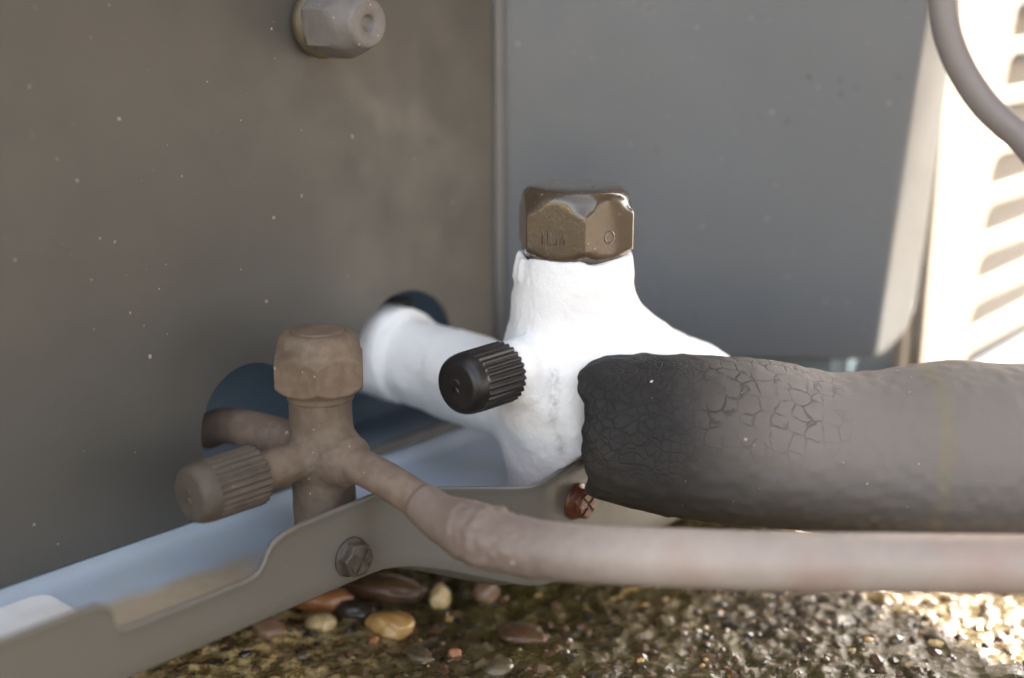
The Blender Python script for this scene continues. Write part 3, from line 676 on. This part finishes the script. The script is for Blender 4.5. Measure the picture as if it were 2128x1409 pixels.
# worn embossed signs on the two visible flats (illegible in the photograph)
def flat_marks(ang, seqs, name):
    nrm = Vector((math.cos(ang), math.sin(ang), 0)); tng = Vector((-nrm.y, nrm.x, 0)); o = Vector((V2[0]+.0002, V2[1], H2+.0075))+nrm*.01380; VV = []; FF = []
    for pts in seqs:
        path = [tuple(o+tng*a*.001+Vector((0,0,1))*b*.001) for a, b in pts]
        V, F = tube(path, [.00024]*len(path), 8); b0 = len(VV); VV.extend(V); FF.extend([tuple(i+b0 for i in f) for f in F])
    q = obj(name, mesh(name, VV, FF), mat_wetcap, cap2); q.matrix_parent_inverse = Matrix.Identity(4)
circ = [(1.5*math.cos(a), 1.5*math.sin(a)) for a in np.linspace(0.2, 6.2, 24)]
flat_marks(R(306), [circ], 'embossed_ring')
flat_marks(R(246), [[(-3.6,-1.6),(-3.6,1.8),(-2.2,-1.6),(-2.2,1.8),(-1.2,1.2),(-1.2,-1.4),(.2,-1.6),(.4,1.4),(1.2,-1.4),(2.2,1.6),(2.3,-1.5)]], 'embossed_lettering')
# port cap
kn2 = knurl('port_cap', P2p(.0275, PORT, .0985), PORT, .0079, .0172, 28, mat_black, fv)
kn2['label'] = 'shiny black ribbed cap'
relief('embossed_mark', P2p(.0275+.0171, PORT, .0985), PORT, .0034, mat_black, kn2, 2).matrix_parent_inverse = Matrix.Identity(4)

# ------------------------------------------------------------------ foam insulation on the suction pipe
def r_at(a): return a
ipts = [(.0185,.3120,.0838),(.0300,.3105,.0828),(.0450,.3100,.0812),(.0620,.3100,.0796),(.0800,.3105,.0768),(.0950,.3110,.0758),(.1120,.3110,.0752),(.14,.312,.074),(.20,.314,.073),(.30,.316,.065),(.42,.318,.055)]
path = spline(ipts, 40); seg = np.linalg.norm(np.diff(path, axis=0), axis=1); arc = np.concatenate([[0], np.cumsum(seg)])
# resample: fine near the valve
sN = np.concatenate([np.linspace(0, .11, 260), np.linspace(.111, arc[-1], 90)]); path = np.stack([np.interp(sN, arc, path[:, i]) for i in range(3)], -1); arc = sN
base_r = .0174+.0041*np.clip((arc)/.040,0,1)**.7+.0026*np.clip((arc-.055)/.035,0,1)+.0006*np.sin(arc*70+.5)-.0010*np.exp(-((arc-.071)/.012)**2)+.0004*np.exp(-((arc-.098)/.01)**2)
n = 200; Nn = len(path)
T = np.gradient(path, axis=0); T /= np.linalg.norm(T, axis=1)[:, None]
U0 = np.cross(T, [0,0,1.]); U0 /= np.linalg.norm(U0, axis=1)[:, None]; V0 = np.cross(U0, T)
th_ = 2*np.pi*np.arange(n)/n
# th=0 faces the camera side (U0 = T x up points to -y), th=90 up
ct, st = np.cos(th_), np.sin(th_)
dirv = U0[:, None, :]*ct[None, :, None]+V0[:, None, :]*st[None, :, None]
# ragged, slightly flared front rim
rag = .0012*np.array([vnoise(np.array([[c*2.1, s*2.1, 0.5]]), 1.0, 41)[0]+.5*vnoise(np.array([[c*6, s*6, .5]]), 1.0, 42)[0] for c, s in zip(ct, st)])
rag = rag + .0022*np.exp(-((th_-R(60))/.35)**2)*-1 + .0030*np.clip(-st, 0, 1)
Rr = base_r[:, None]*np.ones((1, n))
Pts = path[:, None, :]+dirv*Rr[..., None]
nz = .0003*vnoise(Pts, 120, 51)+.00025*vnoise(Pts, 420, 52)
fade = np.exp(-arc/.012)[:, None]; nz = nz+.0008*fade*vnoise(Pts, 300, 53)*np.clip(st[None]+.4, 0, 1)
roll = -.0017*np.exp(-arc/.0014)[:, None]
Rr = Rr+nz+roll
Pts = path[:, None, :]+dirv*Rr[..., None]+T[:, None, :]*(rag[None, :]*np.exp(-arc/.01)[:, None])[..., None]
verts = Pts.reshape(-1, 3).tolist(); faces = []; uvs = []
hv = (np.where(th_ > np.pi, th_-2*np.pi, th_))
for k in range(Nn-1):
    for i in range(n):
        j = (i+1) % n; faces.append((k*n+i, k*n+j, (k+1)*n+j, (k+1)*n+i))
# end face: inner ring then inner bore
b0 = len(verts)
for rr_, back in ((.0150, .0004), (.0128, .0010), (.0122, .006)):
    for i in range(n): verts.append((path[0]+dirv[0, i]*rr_+T[0]*(back+rag[i])).tolist())
for i in range(n):
    j = (i+1) % n; faces.append((i, b0+i, b0+j, j)); faces.append((b0+i, b0+n+i, b0+n+j, b0+j)); faces.append((b0+n+i, b0+2*n+i, b0+2*n+j, b0+n+j))
me = mesh('foam', verts, faces); fix_normals(me)
uvl = me.uv_layers.new(name='UVMap'); vi = np.zeros(len(me.loops), int); me.loops.foreach_get('vertex_index', vi)
ku = vi//n; ku = np.minimum(ku, Nn-1); ui = vi % n; uvd = np.stack([np.where(vi >= b0, 0.0, arc[ku]), hv[ui]*.019], -1)
uvl.data.foreach_set('uv', uvd.ravel().astype(np.float32))
ins = obj('pipe_insulation', me, mat_insul)
tag(ins, 'thick dark foam pipe sleeve, cracked and dusty, pushed up against the frosted valve', 'pipe insulation')

# ------------------------------------------------------------------ small copper line and its wrapped sleeve
cp = thing('copper_pipe', 'dusty copper pipe from the small brass valve, wrapped in brown tape as it runs right', 'pipe', P1(.0085, OUT, ZP))
ppts = [P1(.0085, OUT, ZP), P1(.020, OUT, ZP-.0008), P1(.034, OUT, ZP-.0034), P1(.044, OUT, ZP-.0060), (-.0010,.2655,.0713), (.0130,.2600,.0716), (.030,.2570,.0720), (.055,.2540,.0724), (.085,.2525,.0727), (.12,.252,.0725), (.18,.255,.072), (.27,.27,.066)]
pp = spline(ppts, 16); sg = np.concatenate([[0], np.cumsum(np.linalg.norm(np.diff(pp, axis=0), axis=1))])
m1 = sg < .045; V, F = tube(pp[m1], [.00445]*int(m1.sum()), 40); obj('bare_pipe', mesh('bare_pipe', V, F), mat_copper, cp)
a0 = .0270; sN = np.concatenate([np.linspace(a0, .14, 240), np.linspace(.141, sg[-1], 40)])
pq = np.stack([np.interp(sN, sg, pp[:, i]) for i in range(3)], -1)
rad = []
for s in sN:
    r = .0051+.00145*ss(a0+.001, a0+.016, s) ; r *= 1 if s > a0+.0006 else .93
    r += .0006*math.exp(-((s-.047)/.006)**2)
    rad.append(r)
def rf(k, t):
    s = sN[k]; wob = .018*noise.noise(Vector((math.cos(t)*1.3, math.sin(t)*1.3, s*90)))
    # puckered tape turns where the sleeve begins
    ph = (t/(2*math.pi)+(s-a0)/.0085) % 1.0
    step = .022*(ph if ph < .9 else (1-ph)*9)*ss(.085, .045, s) 
    cre = .17*math.exp(-((s-.050)/.010)**2)*abs(noise.noise(Vector((math.cos(t)*3.0+5, math.sin(t)*3.0, s*320))))
    return 1+wob+step+cre-.02
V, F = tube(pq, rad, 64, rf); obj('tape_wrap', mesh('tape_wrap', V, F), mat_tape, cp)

# ------------------------------------------------------------------ grey cable hanging in front of the grille
hp = [(.0885,.300,.330),(.0895,.299,.290),(.0912,.2985,.250),(.0940,.298,.215)]+[tuple(at(x, y, yy)) for x, y, yy in ((1957,-10,.297),(1982,110,.2965),(2045,215,.2955),(2135,302,.2945))]+[(.1300,.2940,.1425),(.1450,.2925,.1240),(.172,.2905,.093),(.215,.29,.060),(.26,.29,.0235),(.34,.30,.0232)]
hh = spline(hp, 16); V, F = tube(hh, [.0032]*len(hh), 32, lambda k, t: 1+.01*noise.noise(Vector((k*.2, t, 0))))
tag(obj('cable', mesh('cable', V, F), mat_hose), 'smooth grey cable curving down in front of the bright grille', 'cable')

# ------------------------------------------------------------------ ground
m = 60.0
tag(obj('ground', mesh('ground', [(-m,-m,GZ-.006),(m,-m,GZ-.006),(m,m,GZ-.006),(-m,m,GZ-.006)], [(0,1,2,3)], False), mat_yard), kind='structure')
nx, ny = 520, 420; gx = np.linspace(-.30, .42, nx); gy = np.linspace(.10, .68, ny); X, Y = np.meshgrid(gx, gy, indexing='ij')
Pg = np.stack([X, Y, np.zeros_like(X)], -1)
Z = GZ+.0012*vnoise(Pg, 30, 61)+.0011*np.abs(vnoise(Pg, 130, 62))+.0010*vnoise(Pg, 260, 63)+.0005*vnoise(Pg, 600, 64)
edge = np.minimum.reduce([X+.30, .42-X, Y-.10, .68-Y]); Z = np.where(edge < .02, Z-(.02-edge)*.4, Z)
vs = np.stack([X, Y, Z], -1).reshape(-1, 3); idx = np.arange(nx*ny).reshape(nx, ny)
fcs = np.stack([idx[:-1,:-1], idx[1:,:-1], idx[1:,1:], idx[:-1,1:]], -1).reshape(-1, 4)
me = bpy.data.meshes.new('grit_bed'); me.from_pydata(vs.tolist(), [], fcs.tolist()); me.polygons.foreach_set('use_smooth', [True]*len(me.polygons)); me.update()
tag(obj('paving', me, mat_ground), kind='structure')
def gz(x, y):
    i = int(round((x+.30)/.72*(nx-1))); j = int(round((y-.10)/.58*(ny-1))); return float(Z[min(max(i,0),nx-1), min(max(j,0),ny-1)])
# scattered fine gravel, one mass
bm = bmesh.new(); bmesh.ops.create_icosphere(bm, subdivisions=1, radius=1); iv = np.array([v.co[:] for v in bm.verts]); ifc = np.array([[v.index for v in f.verts] for f in bm.faces]); bm.free()
VV = []; FF = []; MI = []; cnt = 0
for k in range(7000):
    x = random.uniform(-.18, .26); y = random.uniform(.19, .56); 
    r = random.choice((.0005,.0006,.0008,.001,.0012,.0015))*random.uniform(.8, 1.25)
    jit = 1+rng.uniform(-.32, .32, iv.shape); q = iv*jit*r*np.array([random.uniform(.8,1.4), random.uniform(.8,1.4), random.uniform(.5,.9)])
    a = random.uniform(0, 6.28); c, s = math.cos(a), math.sin(a); q = q@np.array([[c,-s,0],[s,c,0],[0,0,1]]); q += np.array([x, y, gz(x, y)-r*.05])
    VV.append(q); FF.append(ifc+cnt); MI += [random.choices(range(6), (12,10,2,3,1,10))[0]]*len(ifc); cnt += len(iv)
me = bpy.data.meshes.new('gravel'); me.from_pydata(np.concatenate(VV).tolist(), [], np.concatenate(FF).tolist())
for k in ('dark','brown','tan','grey','cream','brown'): me.materials.append(ST[k])
me.polygons.foreach_set('material_index', MI); me.update()
tag(obj('gravel', me), 'fine wet brown gravel and grit spread over the ground below the pipes', 'gravel', kind='stuff')
# pebbles that can be told apart
bm = bmesh.new(); bmesh.ops.create_icosphere(bm, subdivisions=4, radius=1); sv_ = np.array([v.co[:] for v in bm.verts]); sf = [[v.index for v in f.verts] for f in bm.faces]; bm.free()
PEB = [(668,1282,.0042,(1.05,.9,.75),'cream','round cream pebble just below the flange, left of the larger tan one'),
 (812,1287,.0060,(1.15,.85,.62),'tan','large tan pebble with a glossy wet face, right of the round cream pebble'),
 (668,1245,.0070,(1.35,.7,.55),'orange','flat orange pebble tucked directly beneath the flange screw'),
 (915,1240,.0042,(.65,.85,.95),'cream','upright cream pebble in the dark gap under the bend of the wrapped pipe'),
 (1010,1228,.0044,(.85,.8,.9),'pink','reddish pebble in the dark gap, rightmost of the pebbles under the wrapped pipe'),
 (790,1218,.0085,(1.5,.7,.45),'brown','long dark brown wet stone lying close under the flange'),
 (738,1262,.0052,(1.2,.7,.5),'dark','blackish wet stone between the orange and the large tan pebble'),
 (556,1300,.0048,(1.1,.8,.6),'pink','dull pinkish pebble at the left end of the pebble row'),
 (1085,1300,.0055,(1.3,.9,.35),'brown','flattish dark brown stone below and right of the reddish pebble'),
 (775,1318,.0016,(.9,1,.8),'orange','tiny orange pebble just under the large tan one'),
 (945,1345,.0016,(1.1,1,.8),'orange','tiny orange pebble on the dark grit, lower middle'),
 (870,1352,.0038,(1.3,.8,.45),'grey','pale grey-brown chip on the grit left of the tiny orange pebble'),
 (1035,1375,.0040,(.8,1.2,.5),'grey','pale grey-brown chip near the lower edge, right of the tiny orange pebble'),
 (628,1350,.0016,(1,1,.8),'grey','tiny grey pebble on golden grit under the left of the flange'),]
for px, py, r, sc, mk, lb in PEB:
    p = at(px, py, z=GZ+.003); q = sv_*np.array(sc)*r; q *= (1+.20*vnoise(sv_, 1.2, px)+.09*vnoise(sv_, 2.9, px+1)+.02*vnoise(sv_, 8, px+2))[:, None]
    a = (px*37 % 100)/100*6.28*.15; c, s = math.cos(a), math.sin(a); q = q@np.array([[c,-s,0],[s,c,0],[0,0,1]])
    me = mesh('pebble', q, sf, True); o = obj('pebble', me, ST[mk]); o.location = (p[0], p[1], gz(p[0], p[1])+r*sc[2]*.55)
    tag(o, lb, 'pebble', 'pebbles under the bracket')

# ------------------------------------------------------------------ unseen boards added right of the unit to shade the pipes
fc = thing('shade_boards', 'added brown boards raised off the ground, unseen beyond the right edge, keeping sun off the pipes', 'sun blocker', (.32, .45, GZ))
sx, sy = math.sin(SUN_AZ), math.cos(SUN_AZ)
m_w, t_w, b_w = M('weathered_wood'); vw = coord(t_w, (1,1,.12)); t_w.links.new(mix(t_w, ramp(t_w, noise_tex(t_w, vw, 60, 6, .7), [(.35,(0,0,0)),(.65,(1,1,1))]), (.16,.115,.075), (.24,.18,.12)), b_w.inputs['Base Color']); b_w.inputs['Roughness'].default_value = .8
def fq(p, q): return (q*sx+p*sy, q*sy-p*sx)
FQ = .50; bw = .095; p0 = -.2755
for k in range(9):
    a = p0+k*(bw+.0005); poly = [fq(a, FQ), fq(a+bw, FQ), fq(a+bw, FQ+.018), fq(a, FQ+.018)]
    obj('board', fix_normals(mesh('board', *prism(poly, GZ+.174, 1.25), False)), m_w, fc)
for zr in (.30, 1.05):
    poly = [fq(p0+.002, FQ+.0185), fq(p0+.86, FQ+.0185), fq(p0+.86, FQ+.05), fq(p0+.002, FQ+.05)]
    obj('rail', fix_normals(mesh('rail', *prism(poly, zr, zr+.06), False)), m_w, fc)
for a in (p0+.30, p0+.80):
    poly = [fq(a, FQ+.051), fq(a+.07, FQ+.051), fq(a+.07, FQ+.12), fq(a, FQ+.12)]
    obj('post', fix_normals(mesh('post', *prism(poly, GZ-.02, 1.2), False)), m_w, fc)
